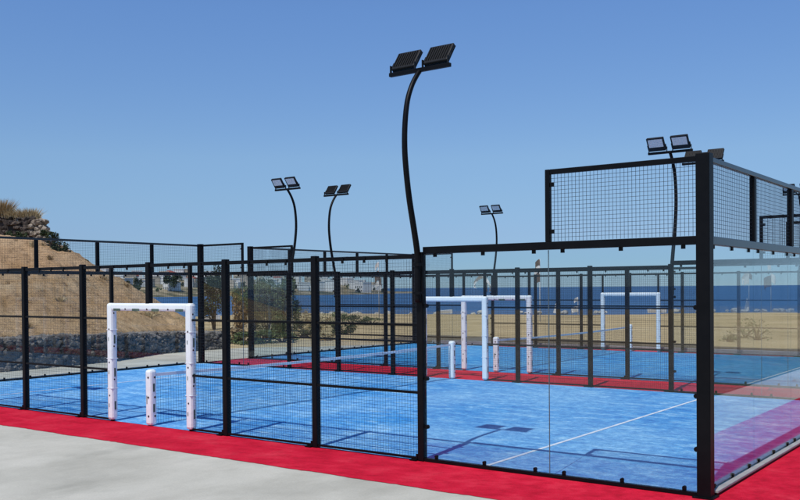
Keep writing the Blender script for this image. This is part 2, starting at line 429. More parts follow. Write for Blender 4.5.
def net(s0, label):
    root = thing('court_net', label, 'net', (-10, s0+5, 0), 'nets across the two courts')
    x = -10
    def h(s): return .90 + .05*((s-s0-5)/5)**2
    n = 40
    for i in (0, 1):
        y = s0+.02 if i == 0 else s0+CW-.02
        o = MB().box(x-.078, x+.078, y-.078, y+.078, .012, 1.02).build('post_pad', 'white_pad', root, bevel=.045)
        p = MB(); sg = -1 if i == 0 else 1
        for z in (.25, .62): p.box(x+.074, x+.081, y-.02, y+.02, z, z+.15)
        p.box(x-.03, x-.012, y+sg*.075, y+sg*.081, .4, .55); p.build('print', 'pad_print', o)
        p = MB()
        for z in (.18, .52, .88): p.disc((x+.078, y+.02, z), Vector((1, 0, 0)), .02, .012, 8); p.disc((x+.02, y+sg*.078, z), Vector((0, 1, 0)), .02, .012, 8)
        p.build('tie', 'pad_tie', o)
    ya, yb = s0+.11, s0+CW-.11
    b_ = MB(); rows = []
    for i in range(n+1):
        y = ya+(yb-ya)*i/n; zt = h(y)
        k = len(b_.v); b_.v += [(x-.012, y, zt-.055), (x+.012, y, zt-.055), (x+.012, y, zt), (x-.012, y, zt)]; rows.append(k)
    for a, c_ in zip(rows[:-1], rows[1:]):
        for j in range(4): b_.face([a+j, a+(j+1) % 4, c_+(j+1) % 4, c_+j])
    b_.face([rows[0]+3, rows[0]+2, rows[0]+1, rows[0]]); b_.face([rows[-1]+j for j in range(4)])
    b_.build('top_band', 'net_band', root)
    g = MB(); r = .0018
    k = int((yb-ya)/.06)
    for i in range(k+1):
        y = ya+(yb-ya)*i/k; zt = h(y)-.05; q = len(g.v)
        g.v += [(x, y-r, .02), (x+r, y+r, .02), (x-r, y+r, .02), (x, y-r, zt), (x+r, y+r, zt), (x-r, y+r, zt)]
        for j in range(3): g.face([q+j, q+(j+1) % 3, q+3+(j+1) % 3, q+3+j])
    for j in range(14):
        z = .03+.06*j; q = len(g.v)
        for y in (ya, yb): g.v += [(x, y, z-r), (x+r, y, z+r), (x-r, y, z+r)]
        for jj in range(3): g.face([q+jj, q+(jj+1) % 3, q+3+(jj+1) % 3, q+3+jj])
    g.build('net_mesh', 'net_cord', root)
    return root

def side_glass(s, out, tc, label):
    """4 m glass return on the side, corner at t=tc (0 or 20), mesh above the first 2 m"""
    d = 1 if tc == 0 else -1
    X = lambda k: -(tc + d*k)
    root = thing('side_glass_wall', label, 'glass wall', (X(2), s, 0), 'glass side walls at the court corners')
    def bx(k0, k1, y0, y1, z0, z1): return MB().box(X(k0), X(k1), y0, y1, z0, z1)
    for k0, k1 in ((.082, 1.996), (2.004, 3.94)):
        bx(k0, k1, s-.006, s+.006, .05, 2.925).build('glass_pane', 'clear_glass', root)
    bx(1.9965, 2.0035, s-.0075, s+.0075, .05, 2.925).build('joint', 'glass_joint', root)
    bx(.082, 3.943, s-.035, s+.035, .006, .048).build('base_rail', 'black_steel', root)
    bx(.082, 3.943, s-.04, s+.04, 2.93, 3.03).build('top_rail', 'black_steel', root, bevel=.006)
    bx(1.965, 2.03, s-.033, s+.033, 3.031, 3.955).build('end_post', 'black_steel', root, bevel=.006)
    bx(.082, 1.964, s-.03, s+.03, 3.892, 3.955).build('upper_rail', 'black_steel', root, bevel=.006)
    g = MB(); grid_wires(g, 'x', X(.085), X(1.962), s, 3.035, 3.889, r=WIRE_TOP/2); g.build('mesh_panel', 'wire_steel', root)
    Y = Vector((0, 1, 0))
    for k in (.25, 1.02, 1.80, 2.21, 2.98, 3.76):
        c_ = MB(); c_.box(X(k)-.022, X(k)+.022, s-.016, s+.016, 2.885, 2.929); c_.build('clamp', 'black_steel', root)
        c_ = MB(); c_.box(X(k)-.022, X(k)+.022, s-.014, s+.014, .049, .075); c_.disc((X(k), s, .085), Y, .022, .04, 10); c_.build('clamp', 'black_steel', root)
    for k, zs in ((.10, (.55, 1.17, 2.2)), (3.915, (.49, 1.17, 2.2))):
        for z in zs:
            c_ = MB(); c_.disc((X(k), s, z), Y, .03, .05, 10); c_.build('clamp', 'black_steel', root)
    for z in (3.16, 3.76):
        MB().box(X(1.92), X(1.963), s-.02, s+.02, z-.025, z+.025).build('clip', 'black_steel', root)
    return root

def end_wall(s0, tc, label):
    d = 1 if tc == 0 else -1                           # +1: outside is +x
    x = -tc
    root = thing('end_glass_wall', label, 'glass wall', (x, s0+5, 0), 'glass end walls with mesh on top')
    for y in (s0, s0+CW):
        MB().box(x-.08, x+.08, y-.08, y+.08, 0.0, 3.98).build('corner_post', 'black_steel', root, bevel=.012)
        f = MB(); f.box(x-.12, x+.12, y-.12, y+.12, .006, .018); f.build('foot_plate', 'black_steel', root)
    MB().box(x+d*.02, x+d*.10, s0+.14, s0+CW-.14, .032, .062).build('kerb', 'kerb_concrete', root, bevel=.006)
    MB().box(x+d*.03, x+d*.085, s0+.15, s0+CW-.15, -.02, .0315).build('kerb_shadow_gap', 'black_steel', root)  # black strip standing in for the shadow line under the kerb's overhang
    MB().box(x-.035, x+.018, s0+.082, s0+CW-.082, .006, .048).build('base_rail', 'black_steel', root)
    MB().box(x-.04, x+.04, s0+.082, s0+CW-.082, 2.93, 3.03).build('top_rail', 'satin_rail', root, bevel=.006)
    MB().box(x-.03, x+.03, s0+.082, s0+CW-.082, 3.892, 3.955).build('upper_rail', 'satin_rail', root, bevel=.006)
    Xv = Vector((1, 0, 0))
    for i in range(5):
        a = s0+2*i+(.085 if i == 0 else .004); bb = s0+2*i+2-(.085 if i == 4 else .004)
        MB().box(x-.006, x+.006, a, bb, .05, 2.925).build('glass_pane', 'clear_glass', root)
        a2 = s0+2*i+(.085 if i == 0 else .06); b2 = s0+2*i+2-(.085 if i == 4 else .06)
        g = MB(); grid_wires(g, 'y', a2, b2, x, 3.035, 3.889, r=WIRE_TOP/2); g.build('mesh_panel', 'wire_steel', root)
        if i: MB().box(x-.035, x+.035, s0+2*i-.055, s0+2*i+.055, 3.031, 3.891).build('upper_post', 'black_steel', root, bevel=.008)
        for y in (a+.22, (a+bb)/2, bb-.22):
            MB().box(x-.016, x+.016, y-.022, y+.022, 2.885, 2.929).build('clamp', 'black_steel', root)
            c_ = MB(); c_.box(x-.014, x+.014, y-.02, y+.02, .049, .075); c_.disc((x, y, .085), Xv, .022, .04, 10); c_.build('clamp', 'black_steel', root)
    return root

def lamp(s, out, tt, label):
    """curved floodlight pole on the outer face of a fence post, heads over the court"""
    x = -tt
    root = thing('floodlight_pole', label, 'floodlight', (x, s, 0), 'curved floodlight poles round the courts')
    prof = [(.085, 2.25), (.085, 2.6), (.085, 2.92), (.165, 3.28), (.265, 3.67), (.335, 4.05), (.37, 4.4), (.355, 4.74), (.295, 5.05), (.18, 5.29), (.04, 5.47), (.0, 5.505)]
    fine = []
    for i in range(len(prof)-1):
        p0 = Vector(prof[max(i-1, 0)]); p1 = Vector(prof[i]); p2 = Vector(prof[i+1]); p3 = Vector(prof[min(i+2, len(prof)-1)])
        for k in range(4):
            u = k/4; fine.append(.5*((2*p1)+(p2-p0)*u+(2*p0-5*p1+4*p2-p3)*u*u+(3*p1-p0-3*p2+p3)*u**3))
    fine.append(Vector(prof[-1])); n = len(fine)
    MB().tube([(x, s+out*p.x, p.y) for p in fine], [.046 - .012*i/n for i in range(n)], 12).build('pole', 'black_steel', root, smooth=True)
    for z in (2.36, 2.76): MB().box(x-.06, x+.06, s+out*.056, s+out*.14, z, z+.04).build('bracket', 'black_steel', root)
    MB().box(x-.52, x+.52, s-.03, s+.03, 5.50, 5.555).build('crossbar', 'black_steel', root, bevel=.006)
    ax = Vector((1, 0, 0)); inn = -out
    upv = Vector((0, inn*.2, .28)).normalized(); nrm = Vector((0, inn*.28, -.2)).normalized()
    for cx_ in (-.29, .27):
        c_ = Vector((x+cx_, s+inn*.10, 5.725))
        h = MB().obox(c_, ax, upv, nrm, .20, .165, .028).build('lamp_head', 'lamp_housing', root, bevel=.012)
        fins = MB()
        for q in range(9): fins.obox(c_ - nrm*.0365 + ax*(-.16+.04*q), ax, upv, nrm, .003, .13, .008)
        fins.build('cooling_fin', 'lamp_housing', h)
        fr_ = MB()
        for sx in (-1, 1): fr_.obox(c_ + nrm*.031 + ax*sx*.185, ax, upv, nrm, .014, .165, .006)
        for sy, hh in ((1, .014), (-1, .05)): fr_.obox(c_ + nrm*.031 + upv*sy*(.165-hh), ax, upv, nrm, .17, hh, .006)
        fr_.build('bezel', 'lamp_housing', h)
        MB().obox(c_ + nrm*.030 + upv*.01, ax, upv, nrm, .169, .122, .004).build('lens', 'lamp_lens', h)
        for sx in (-1, 1):
            y_ = MB(); y_.box(x+cx_+sx*.213-.006, x+cx_+sx*.213+.006, s-.018, s+.018, 5.557, 5.66)
            y_.obox(c_ - upv*.08 + ax*sx*.213, ax, upv, nrm, .006, .06, .016)
            y_.build('yoke', 'lamp_housing', h)
    return root

# ------------------------------------------------------------------ the two courts
mesh_fence(C1, -1, 8.89, 11.1, 'black mesh fence nearest the pale concrete, along the front of the near court')
mesh_fence(C1+CW, 1, 8.97, 10.93, 'black mesh fence behind the near court, before the red aisle')
mesh_fence(C2, -1, 8.9, 11.08, 'black mesh fence at the front of the far court, behind the red aisle')
mesh_fence(C2+CW, 1, 8.9, 11.1, 'hindmost black mesh fence, along the beach side of the far court')
pad_frame(C1, -1, 8.89, 11.1, 'large white padded door frame at the front left, beside the pale concrete')
pad_frame(C1+CW, 1, 8.97, 10.93, 'left one of two overlapping white door frames, on the near edge of the red aisle')
pad_frame(C2, -1, 8.9, 11.08, 'right one of two overlapping white door frames, on the far edge of the red aisle')
pad_frame(C2+CW, 1, 8.9, 11.1, 'smallest white padded door frame, standing before the beach on the far court')
net(C1, 'white banded net across the near court, front post padded inside the large white frame')
net(C2, 'low net with white top band across the far court, beyond the red aisle')
side_glass(C1, -1, 0, 'large clear glass side wall at the front right with black mesh above its right half')
side_glass(C1+CW, 1, 0, 'glass side wall behind the near court at its right end, just before the red aisle')
side_glass(C1+CW, 1, 20, 'short glass wall at the far left corner of the near court beside the hill path')
side_glass(C2, -1, 20, 'glass wall at the left front corner of the far court, before the green bushes')
side_glass(C2, -1, 0, 'glass side wall at the right front of the far court, on the far edge of the red aisle')
side_glass(C2+CW, 1, 20, 'glass wall at the back left corner of the far court, before the sea')
side_glass(C2+CW, 1, 0, 'glass wall at the back right of the far court, before the sand and shrubs')
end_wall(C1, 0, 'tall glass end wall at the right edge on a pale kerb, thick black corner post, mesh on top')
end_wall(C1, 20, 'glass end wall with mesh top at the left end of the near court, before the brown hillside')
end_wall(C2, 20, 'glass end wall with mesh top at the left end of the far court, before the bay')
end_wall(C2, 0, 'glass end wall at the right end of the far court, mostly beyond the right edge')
lamp(C1, -1, 4, 'largest curved black floodlight pole, twin heads high above the front fence')
lamp(C1, -1, 16, 'curved black floodlight pole at the left end of the front fence')
lamp(C1+CW, 1, 16, 'curved floodlight pole with pale lenses, leftmost of the poles against the sky')
lamp(C1+CW, 1, 4, 'curved floodlight pole with pale square lenses rising behind the front right mesh panel')
lamp(C2, -1, 16, 'curved floodlight pole with dark backs turned to us, second from left in the sky')
lamp(C2, -1, 4, 'floodlight pole hidden by the thick corner post, two dark heads showing at its top')
lamp(C2+CW, 1, 16, 'small distant floodlight pole with pale lenses right of the largest pole')
lamp(C2+CW, 1, 4, 'floodlight pole at the right edge with its heads just above the end wall mesh')

# ------------------------------------------------------------------ hillside, walls
def lerp_tab(tab, x):
    if x <= tab[0][0]: return tab[0][1]
    for (a, va), (b_, vb) in zip(tab, tab[1:]):
        if x <= b_: return va + (vb-va)*(x-a)/(b_-a)
    return tab[-1][1]
RIDGE = [(-420, 205), (-200, 222), (0, 237), (40, 239), (52, 243), (66, 250), (80, 257), (97, 267), (125, 281), (150, 296), (172, 312), (206, 334), (230, 345)]
FOOTD = [(-420, 24), (-200, 26), (0, 28.4), (60, 30.0), (100, 31.6), (160, 36), (200, 37.5), (230, 38.5)]
RIDGED = [(-420, 40), (0, 43), (100, 43), (200, 41), (230, 40)]
def hill_z(px, D):
    fd = lerp_tab(FOOTD, px); rd = lerp_tab(RIDGED, px); zr = max(.2, zat(px, lerp_tab(RIDGE, px), rd)); zf = min(.85, zr)
    u = (D-fd)/(rd-fd)
    if u <= 0: return zf*max(0, 1+u*3)-.1
    if u <= 1: return zf + (zr-zf)*(u**.85)
    return zr - (u-1)*.6
def hillside():
    m = MB(); nx, nd = 260, 90; xs = [-420 + 650*i/nx for i in range(nx+1)]
    for j in range(nd+1):
        for px in xs:
            fd = lerp_tab(FOOTD, px); rd = lerp_tab(RIDGED, px); u = -.02 + 1.75*j/nd
            D = fd + u*(rd-fd); x, y = along(px, D); z = hill_z(px, D)
            k = min(1, max(0, u*3))*min(1, max(0, z*.8))
            z += k*(.32*noise.noise(Vector((x*.45, y*.45, 0))) + .16*noise.noise(Vector((x*1.3, y*1.3, 5))) + .12*noise.noise(Vector((x*3.3, y*3.3, 9))))
            if px > 222: z = -.2
            m.v.append((x, y, z))
    for j in range(nd):
        for i in range(nx):
            a = j*(nx+1)+i; m.face([a, a+1, a+nx+2, a+nx+1])
    structure(m.build('hillside', 'hill_earth', smooth=True))
hillside()

def stone_heap(name, label, cat, pts, mat, thick, count, smin, smax, seed, z0f, hf):
    """wall of many rough stones laid round a solid core along a polyline; pts = (x, y); hf(u) height"""
    rnd = random.Random(seed); m = MB()
    P = [Vector((*p, 0)) for p in pts]; L = [0]
    for a, b_ in zip(P, P[1:]): L.append(L[-1]+(b_-a).length)
    def at(u):
        d = u*L[-1]
        for i in range(len(P)-1):
            if d <= L[i+1] or i == len(P)-2:
                q = (d-L[i])/(L[i+1]-L[i]); dr = (P[i+1]-P[i]).normalized(); return P[i].lerp(P[i+1], q), dr, Vector((-dr.y, dr.x, 0))
    n = 40; k0 = len(m.v)
    for i in range(n+1):
        p, dr, nr = at(i/n); h = hf(i/n)*.93; z0 = z0f(i/n)
        for sd, z in ((-.5, z0-.2), (-.42, z0+h), (.42, z0+h), (.5, z0-.2)):
            q = p + nr*sd*thick; m.v.append((q.x, q.y, z + (.05*noise.noise(q*2) if z > z0 else 0)))
    for i in range(n):
        for j in range(3): a = k0+i*4+j; m.face([a, a+1, a+5, a+4])
    m.face([k0, k0+3, k0+2, k0+1]) ; e = k0+n*4; m.face([e, e+1, e+2, e+3])
    for i in range(count):
        u = rnd.random(); p, dr, nr = at(u); h = hf(u); z0 = z0f(u)
        r = rnd.uniform(smin, smax); side = rnd.choice((-1, -1, 1, 0))
        z = rnd.uniform(0, h) if side else h
        q = p + nr*side*thick*.5 if side else p + nr*rnd.uniform(-.4, .4)*thick
        m.blob((q.x, q.y, z0+z-r*.2), r*rnd.uniform(.9, 1.5), r*rnd.uniform(.7, 1.1), r*rnd.uniform(.55, .9), seed*100+i, 1, .28)
    o = m.build(name, mat, org=(P[0].x, P[0].y, 0)); return tag(o, label, cat)
wl = [along(px, lerp_tab(FOOTD, px)-.25) for px in (-300, -150, 0, 40, 100, 150, 200, 222)]
stone_heap('rubble_wall', 'long low dark grey rubble stone wall at the foot of the brown hillside', 'wall', wl, 'rubble_stone', .5, 2600, .06, .14, 3,
           lambda u: -.05, lambda u: 1.04 - .3*max(0, u-.5)*2)
def ruin():
    Dr = 43.5
    pts = [along(px, Dr+1.2) for px in (-220, -80, 0, 36)]
    zb = [zat(px, 240, Dr)-.25 for px in (-220, -80, 0, 36)]
    root = thing('ruined_wall', 'crumbling dark stone wall on top of the hill with a pale broken end', 'ruin', (pts[3][0], pts[3][1], zb[3]))
    rz = lambda u: zb[0]+(zb[3]-zb[0])*u - .2
    o = stone_heap('wall', '', '', pts, 'ruin_stone', .7, 900, .08, .17, 11, rz, lambda u: 1.6 + .05*math.sin(u*31))
    for k in ('label', 'category'): del o[k]
    o.parent = root; o.location = o.location - root.location
    px0 = [along(px, Dr+.9) for px in (37.5, 45)]
    m = MB(); rnd = random.Random(5)
    a, b_ = Vector((*px0[0], 0)), Vector((*px0[1], 0))
    for i in range(230):
        z = rnd.uniform(0, 1.55); u = rnd.uniform(0, 1-.25*z/1.4); q = a.lerp(b_, u); r = rnd.uniform(.10, .18)
        m.blob((q.x+rnd.uniform(-.25, .25), q.y+rnd.uniform(-.25, .25), zb[3]-.3+z), r*1.2, r, r*.8, 700+i, 1, .28)
    m.build('broken_end', 'pale_stone', root)
ruin()

# ------------------------------------------------------------------ plants
def leaf(m, c, size, rnd, flat=.5):
    a = Vector((rnd.gauss(0, 1), rnd.gauss(0, 1), rnd.gauss(0, flat))).normalized()
    b_ = a.cross(Vector((rnd.gauss(0, 1), rnd.gauss(0, 1), rnd.gauss(0, 1)))).normalized()
    n = len(m.v); L = size*rnd.uniform(.7, 1.4); Wd = L*.42
    c = Vector(c)
    m.v += [tuple(c-a*L*.5), tuple(c+b_*Wd*.5), tuple(c+a*L*.5), tuple(c-b_*Wd*.5)]; m.face([n, n+1, n+2, n+3])
def crown(m, cx, cy, z0, rx, rz, n, size, rnd, lumps=9, low=.15):
    cl = []
    for i in range(lumps):
        th = rnd.uniform(0, 6.283); q = rnd.uniform(.2, .8); zz = rnd.uniform(low, .95)
        k = math.sqrt(max(.05, 1-(zz*1.1-.45)**2))
        cl.append((cx+math.cos(th)*q*rx*k, cy+math.sin(th)*q*rx*k, z0+rz*zz*.86, rnd.uniform(.24, .46)))
    for i in range(n):
        c = rnd.choice(cl); d = Vector((rnd.gauss(0, 1), rnd.gauss(0, 1), rnd.gauss(0, 1))).normalized()*rnd.random()**.45
        leaf(m, (c[0]+d.x*rx*c[3], c[1]+d.y*rx*c[3], max(z0*.0+.02, c[2]+d.z*rz*c[3]*.7)), size, rnd)
    return cl
def bush(name, px, D, rx, h, label, cat, mat='leaf_grey_green', n=1500, size=.16, seed=1, group=None, trunk=.0, zb=None):
    rnd = random.Random(seed); x, y = along(px, D); z = gz(D) if zb is None else zb
    root = thing(name, label, cat, (x, y, z), group)
    m = MB(); cl = crown(m, x, y, z+trunk, rx, h-trunk, n, size, rnd)
    m.build('crown', mat, root)
    tk = MB()
    for c in cl[:6]:
        mid = Vector((x+(c[0]-x)*.35, y+(c[1]-y)*.35, z+(c[2]-z)*.5))
        tk.tube([(x, y, z-.1), tuple(mid), c[:3]], [.05+.02*h/3, .04, .012], 6)
    tk.build('trunk', 'bark', root)
    return root
g = 'grey green bushes between the courts and the bay'
bush('tamarisk_bush', 268, 52, 1.6, 3.55, 'broad grey green tamarisk bush, widest of the clump left of the bay', 'bush', n=13000, size=.15, seed=2, group=g)
bush('tamarisk_bush', 285, 55, 1.35, 3.3, 'grey green tamarisk bush at the right end of the clump beside the bay', 'bush', n=8000, size=.15, seed=3, group=g)
bush('tamarisk_bush', 254, 56, 1.2, 3.1, 'grey green tamarisk bush just right of the short palm', 'bush', n=7000, size=.15, seed=4, group=g)
bush('dark_tree', 214, 58, 1.0, 4.0, 'dark green small tree with a visible trunk behind the padded door frame', 'tree', 'leaf_dark', 2600, .2, 5, trunk=1.0)
lows = [(218, 41.5, .8, .5), (243, 41, .9, .55), (262, 42, 1.2, .6), (282, 42.5, 1.1, .55), (304, 46, 1.0, .9), (318, 55, 1.1, 1.0), (333, 62, 1.3, 1.1), (352, 66, 1.2, .8), (300, 60, 1.2, 1.9), (372, 70, 1.2, .7), (346, 50, .8, .5), (322, 44, .8, .4)]
for i, (px, D, rx, h) in enumerate(lows):
    bush('low_shrub', px, D, rx, h, 'low scrubby shrub growing on the sand behind the left end of the far court', 'shrub', ('leaf_grey_green', 'leaf_dark', 'leaf_straw')[i % 3 if i > 3 else 0], 700, .15, 20+i, 'low shrubs behind the court end')
bush('dry_shrub', 234, 42.3, .7, .75, 'rusty brown dry shrub under the short palm beside the path', 'shrub', 'leaf_dry', 900, .13, 40)
for i, (px, D, rx, h) in enumerate([(745, 43, 1.0, .9), (757, 41, .8, 1.0), (728, 40, .7, .35)]):
    bush('beach_shrub', px, D, rx, h, 'sparse green shrub on the sand seen through the right glass wall', 'shrub', 'leaf_grey_green', 190, .11, 50+i, 'sparse shrubs on the sand at the right')
# palm
def palm(px, D):
    rnd = random.Random(9); x, y = along(px, D); z = gz(D)
    root = thing('palm_tree', 'short palm with bright green fronds over a skirt of brown dead leaves', 'palm', (x, y, z))
    m = MB()
    for i in range(34):
        th = rnd.uniform(0, 6.283); el = rnd.uniform(-.2, 1.3); L = rnd.uniform(.8, 1.15); pts = []
        for k in range(7):
            q = k/6; pts.append(Vector((x+math.cos(th)*math.cos(el)*L*q, y+math.sin(th)*math.cos(el)*L*q, z+2.55+math.sin(el)*L*q-.55*q*q)))
        for k in range(1, 7):
            for sd in (-1, 1):
                for e in range(2):
                    p = pts[k-1].lerp(pts[k], e/2); n = len(m.v); d = Vector((-math.sin(th)*sd, math.cos(th)*sd, -.45)); l = .34*(1-.5*k/7)
                    f_ = (pts[k]-pts[k-1])*.3
                    m.v += [tuple(p), tuple(p+f_*.5+d*l*.5), tuple(p+f_+d*l), tuple(p+f_*.1+d*l*.5)]; m.face([n, n+1, n+2, n+3])
    m.build('crown', 'leaf_palm', root)
    m = MB()
    for i in range(900):
        th = rnd.uniform(0, 6.283); zz = rnd.uniform(.35, 2.5); r = rnd.uniform(.12, .55)*(.6+.4*zz/2.5)
        leaf(m, (x+math.cos(th)*r, y+math.sin(th)*r, z+zz), .26, rnd, 2.2)
    m.build('dead_leaf_skirt', 'leaf_dry', root)
    MB().tube([(x, y, z-.1), (x+.03, y, z+1.3), (x, y, z+2.6)], [.2, .17, .16], 10).build('trunk', 'bark', root, smooth=True)
palm(240, 53)
def tuft(px, D, z, h, rad, n, label, mat, seed, group=None, name='grass_tuft', cat='grass'):
    rnd = random.Random(seed); x, y = along(px, D); m = MB()
    for i in range(n):
        th = rnd.uniform(0, 6.283); r = rad*rnd.random()**.7; bx_, by_ = x+math.cos(th)*r*.6, y+math.sin(th)*r*.6
        lx, ly = math.cos(th)*r*rnd.uniform(.3, 1), math.sin(th)*r*rnd.uniform(.3, 1); hh = h*rnd.uniform(.5, 1)
        wd = Vector((rnd.gauss(0, 1), rnd.gauss(0, 1), 0)).normalized()*.014; n0 = len(m.v)
        for q in (0, .5): 
            p = Vector((bx_+lx*q*q, by_+ly*q*q, z-.1+hh*q)); m.v += [tuple(p-wd*(1-q*.5)), tuple(p+wd*(1-q*.5))]
        m.v.append((bx_+lx, by_+ly, z-.1+hh)); m.face([n0, n0+1, n0+3, n0+2]); m.face([n0+2, n0+3, n0+4])
    return tag(m.build(name, mat, org=(x, y, z)), label, cat, group)
zr = zat(0, 213, 44.5)
tuft(2, 44.9, zr-.1, 1.0, .75, 900, 'big rusty dry bush on the ruined wall at the left edge', 'leaf_dry', 1, name='dry_bush', cat='bush')
for i, px in enumerate((-60, -35, -18, 9, 15, 21, 27, 34)):
    tuft(px, 44.75, zr-.12-.05*(i % 3), .42+.06*(i*5 % 4), .55, 260, 'straw coloured dry grass tuft growing along the top of the ruined wall', 'leaf_straw', 60+i, 'grass tufts on the ruined wall')
for i, (px, py, h) in enumerate([(52, 246, .9), (58, 249, .7), (64, 252, .6), (72, 256, .4), (48, 230, .35), (22, 236, .5), (9, 236, .5), (84, 261, .35)]):
    D = 42 if px > 47 else 43.4
    bush('hill_shrub', px, D, .45 if h > .5 else .35, h, 'small dark green shrub on the hilltop beside the ruined wall', 'shrub', 'leaf_dark', 420, .12, 80+i, 'dark shrubs on the hill crest', zb=zat(px, py, D)-.25)
rnd = random.Random(31)
for i in range(30):
    px = rnd.uniform(-60, 190); fd = lerp_tab(FOOTD, px); rd = lerp_tab(RIDGED, px); u = rnd.uniform(.06, .92); D = fd+u*(rd-fd)
    tuft(px, D, hill_z(px, D)+.05, rnd.uniform(.15, .4), rnd.uniform(.15, .4), 60, 'small dry tuft of weeds on the brown hillside', rnd.choice(('leaf_dry', 'leaf_straw', 'leaf_straw')), 200+i, 'weed tufts on the hillside', 'weed_tuft', 'weeds')

# ------------------------------------------------------------------ far coast with village
CTOP = [(40, 270), (100, 271), (150, 273), (215, 274), (250, 278), (300, 277), (345, 280), (380, 284), (396, 289), (410, 294)]
CD0 = [(40, 480), (150, 520), (300, 600), (400, 640), (420, 650)]
def coast_z(px, D):
    d0 = lerp_tab(CD0, px); u = (D-d0)/170
    zt = max(-1.2, zat(px, lerp_tab(CTOP, px)+5, d0+170)); 
    return -2 + (zt+2)*min(1, max(0, u))**.7
def far_coast():
    m = MB(); nx, nd = 90, 14
    for j in range(nd+1):
        for i in range(nx+1):
            px = 20+395*i/nx; d0 = lerp_tab(CD0, px); D = d0+300*j/nd; x, y = along(px, D); z = coast_z(px, D)
            z += 1.2*noise.noise(Vector((x*.02, y*.02, 2)))*min(1, j/4); m.v.append((x, y, z))
    for j in range(nd):
        for i in range(nx): a = j*(nx+1)+i; m.face([a, a+1, a+nx+2, a+nx+1])
    structure(m.build('far_coast', 'far_land', smooth=True))
far_coast()
rnd = random.Random(77)
for i in range(92):
    px = 85 + 298*i/92 + rnd.uniform(-3, 3); d0 = lerp_tab(CD0, px); D = d0 + rnd.choice((35, 60, 90, 120, 150, 168)); x, y = along(px, D); z = coast_z(px, D)-.5
    wd, dp, ht = rnd.uniform(5, 13), rnd.uniform(5, 8), rnd.uniform(4, 7.5); m = MB(); red = i in (14, 27, 33, 60)
    rot = rnd.uniform(-.5, .5)-YAW; ca, sa = math.cos(rot), math.sin(rot)
    def q(a, b_, c): return (x+a*ca+b_*sa, y-a*sa+b_*ca, z+c)
    ax_, ay_ = Vector((ca, -sa, 0)), Vector((sa, ca, 0)); Z = Vector((0, 0, 1))
    m.obox(q(0, 0, ht/2), ax_, ay_, Z, wd/2, dp/2, ht/2)
    m.cur = 1; m.obox(q(0, 0, ht+.25), ax_, ay_, Z, wd/2+.2, dp/2+.2, .25)
    m.cur = 2
    for k in range(int(wd/2.2)):
        for lv in range(int(ht/2.9)): m.obox(q(-wd/2+1.3+k*2.2, -dp/2-.02, 1.5+lv*2.8), ax_, ay_, Z, .5, .06, .7)
    if red: m.cur = 1; n = len(m.v); m.v += [q(-wd/2-.3, -dp/2-.3, ht+.5), q(wd/2+.3, -dp/2-.3, ht+.5), q(wd/2+.3, dp/2+.3, ht+.5), q(-wd/2-.3, dp/2+.3, ht+.5), q(-wd/4, 0, ht+2), q(wd/4, 0, ht+2)]; [m.face([n+k for k in f]) for f in ((0, 1, 5, 4), (1, 2, 5), (2, 3, 4, 5), (3, 0, 4))]
    wall = rnd.choice(('house_white', 'house_white', 'house_cream'))
    o = m.build('red_roofed_house' if red else 'far_house', [wall, 'roof_red' if red else wall, 'dark_window'], org=(x, y, z))
    tag(o, 'tiny distant house with a red roof in the village across the bay' if red else 'tiny pale flat roofed house in the village across the bay', 'house', 'red roofed houses across the bay' if red else 'pale houses across the bay')
bush('dark_tree', 171, 560, 6.5, 14, 'tall dark tree in the village just left of the padded frame corner', 'tree', 'leaf_dark', 1500, 1.3, 6, trunk=4, zb=coast_z(171, 560)-2)
bush('dark_tree', 135, 530, 5.5, 11, 'dark tree in the village just above the slope of the brown hill', 'tree', 'leaf_dark', 1200, 1.2, 7, trunk=3, zb=coast_z(135, 530)-1)
for i in range(60):
    px = 80 + 312*i/60 + rnd.uniform(-3, 3); d0 = lerp_tab(CD0, px); D = d0 + rnd.uniform(8, 160); x, y = along(px, D); z = coast_z(px, D)-.4
    m = MB(); rr = rnd.uniform(1.6, 3.4)
    crown(m, x, y, z+.5, rr, rr*1.5, 150, 1.1, rnd, 6); m.cur = 1; m.tube([(x, y, z-.5), (x, y, z+rr)], [.25, .12], 5)
    tag(m.build('far_tree', ['leaf_dark' if i % 3 else 'leaf_grey_green', 'bark'], org=(x, y, z)), 'tiny dark tree among the pale houses across the bay', 'tree', 'trees across the bay')

# ------------------------------------------------------------------ beach things
def cloth(m, c, dirv, L, Hh, rnd, mi):
    m.cur = mi; nu, nv = 8, 5; base = len(m.v); ca = Vector((dirv.x, dirv.y, 0)).normalized(); nr = Vector((-ca.y, ca.x, 0))
    for side in (0, 1):
        for j in range(nv+1):
            for i in range(nu+1):
                u, v_ = i/nu, j/nv; jag = 1-.35*abs(math.sin(v_*9+2))*u if i == nu else 1
                p = Vector(c)+ca*L*u*jag - Vector((0, 0, 1))*(Hh*v_ + dirv.z*L*u*u) + nr*(.16*math.sin(u*5+v_*2)*L + .012*side)
                m.v.append(tuple(p))
        b0 = base+side*(nv+1)*(nu+1)
        for j in range(nv):
            for i in range(nu):
                a = b0+j*(nu+1)+i; f = [a, a+1, a+nu+2, a+nu+1]; m.face(f if side else f[::-1])
def flag(px, ptop, D, pieces, label, lean=0):
    rnd = random.Random(int(px)); x, y = along(px, D); z = gz(D)-.2; zt = zat(px, ptop, D)
    root = thing('beach_flag', label, 'flag', (x, y, z), 'ragged flags on poles along the beach')
    MB().tube([(x, y, z), (x+rh.x*lean, y+rh.y*lean, zt)], [.05, .035], 8).build('pole', 'flag_pole_paint', root, smooth=True)
    for (dz, dx, L, Hh, droop, mi) in pieces:
        m = MB(); m.mi = []
        cloth(m, (x+rh.x*lean, y+rh.y*lean, zt-dz), Vector((rh.x*dx, rh.y*dx, droop)), L, Hh, rnd, 0)
        m.build('cloth', 'brown_cloth' if mi else 'white_cloth', root, smooth=True)
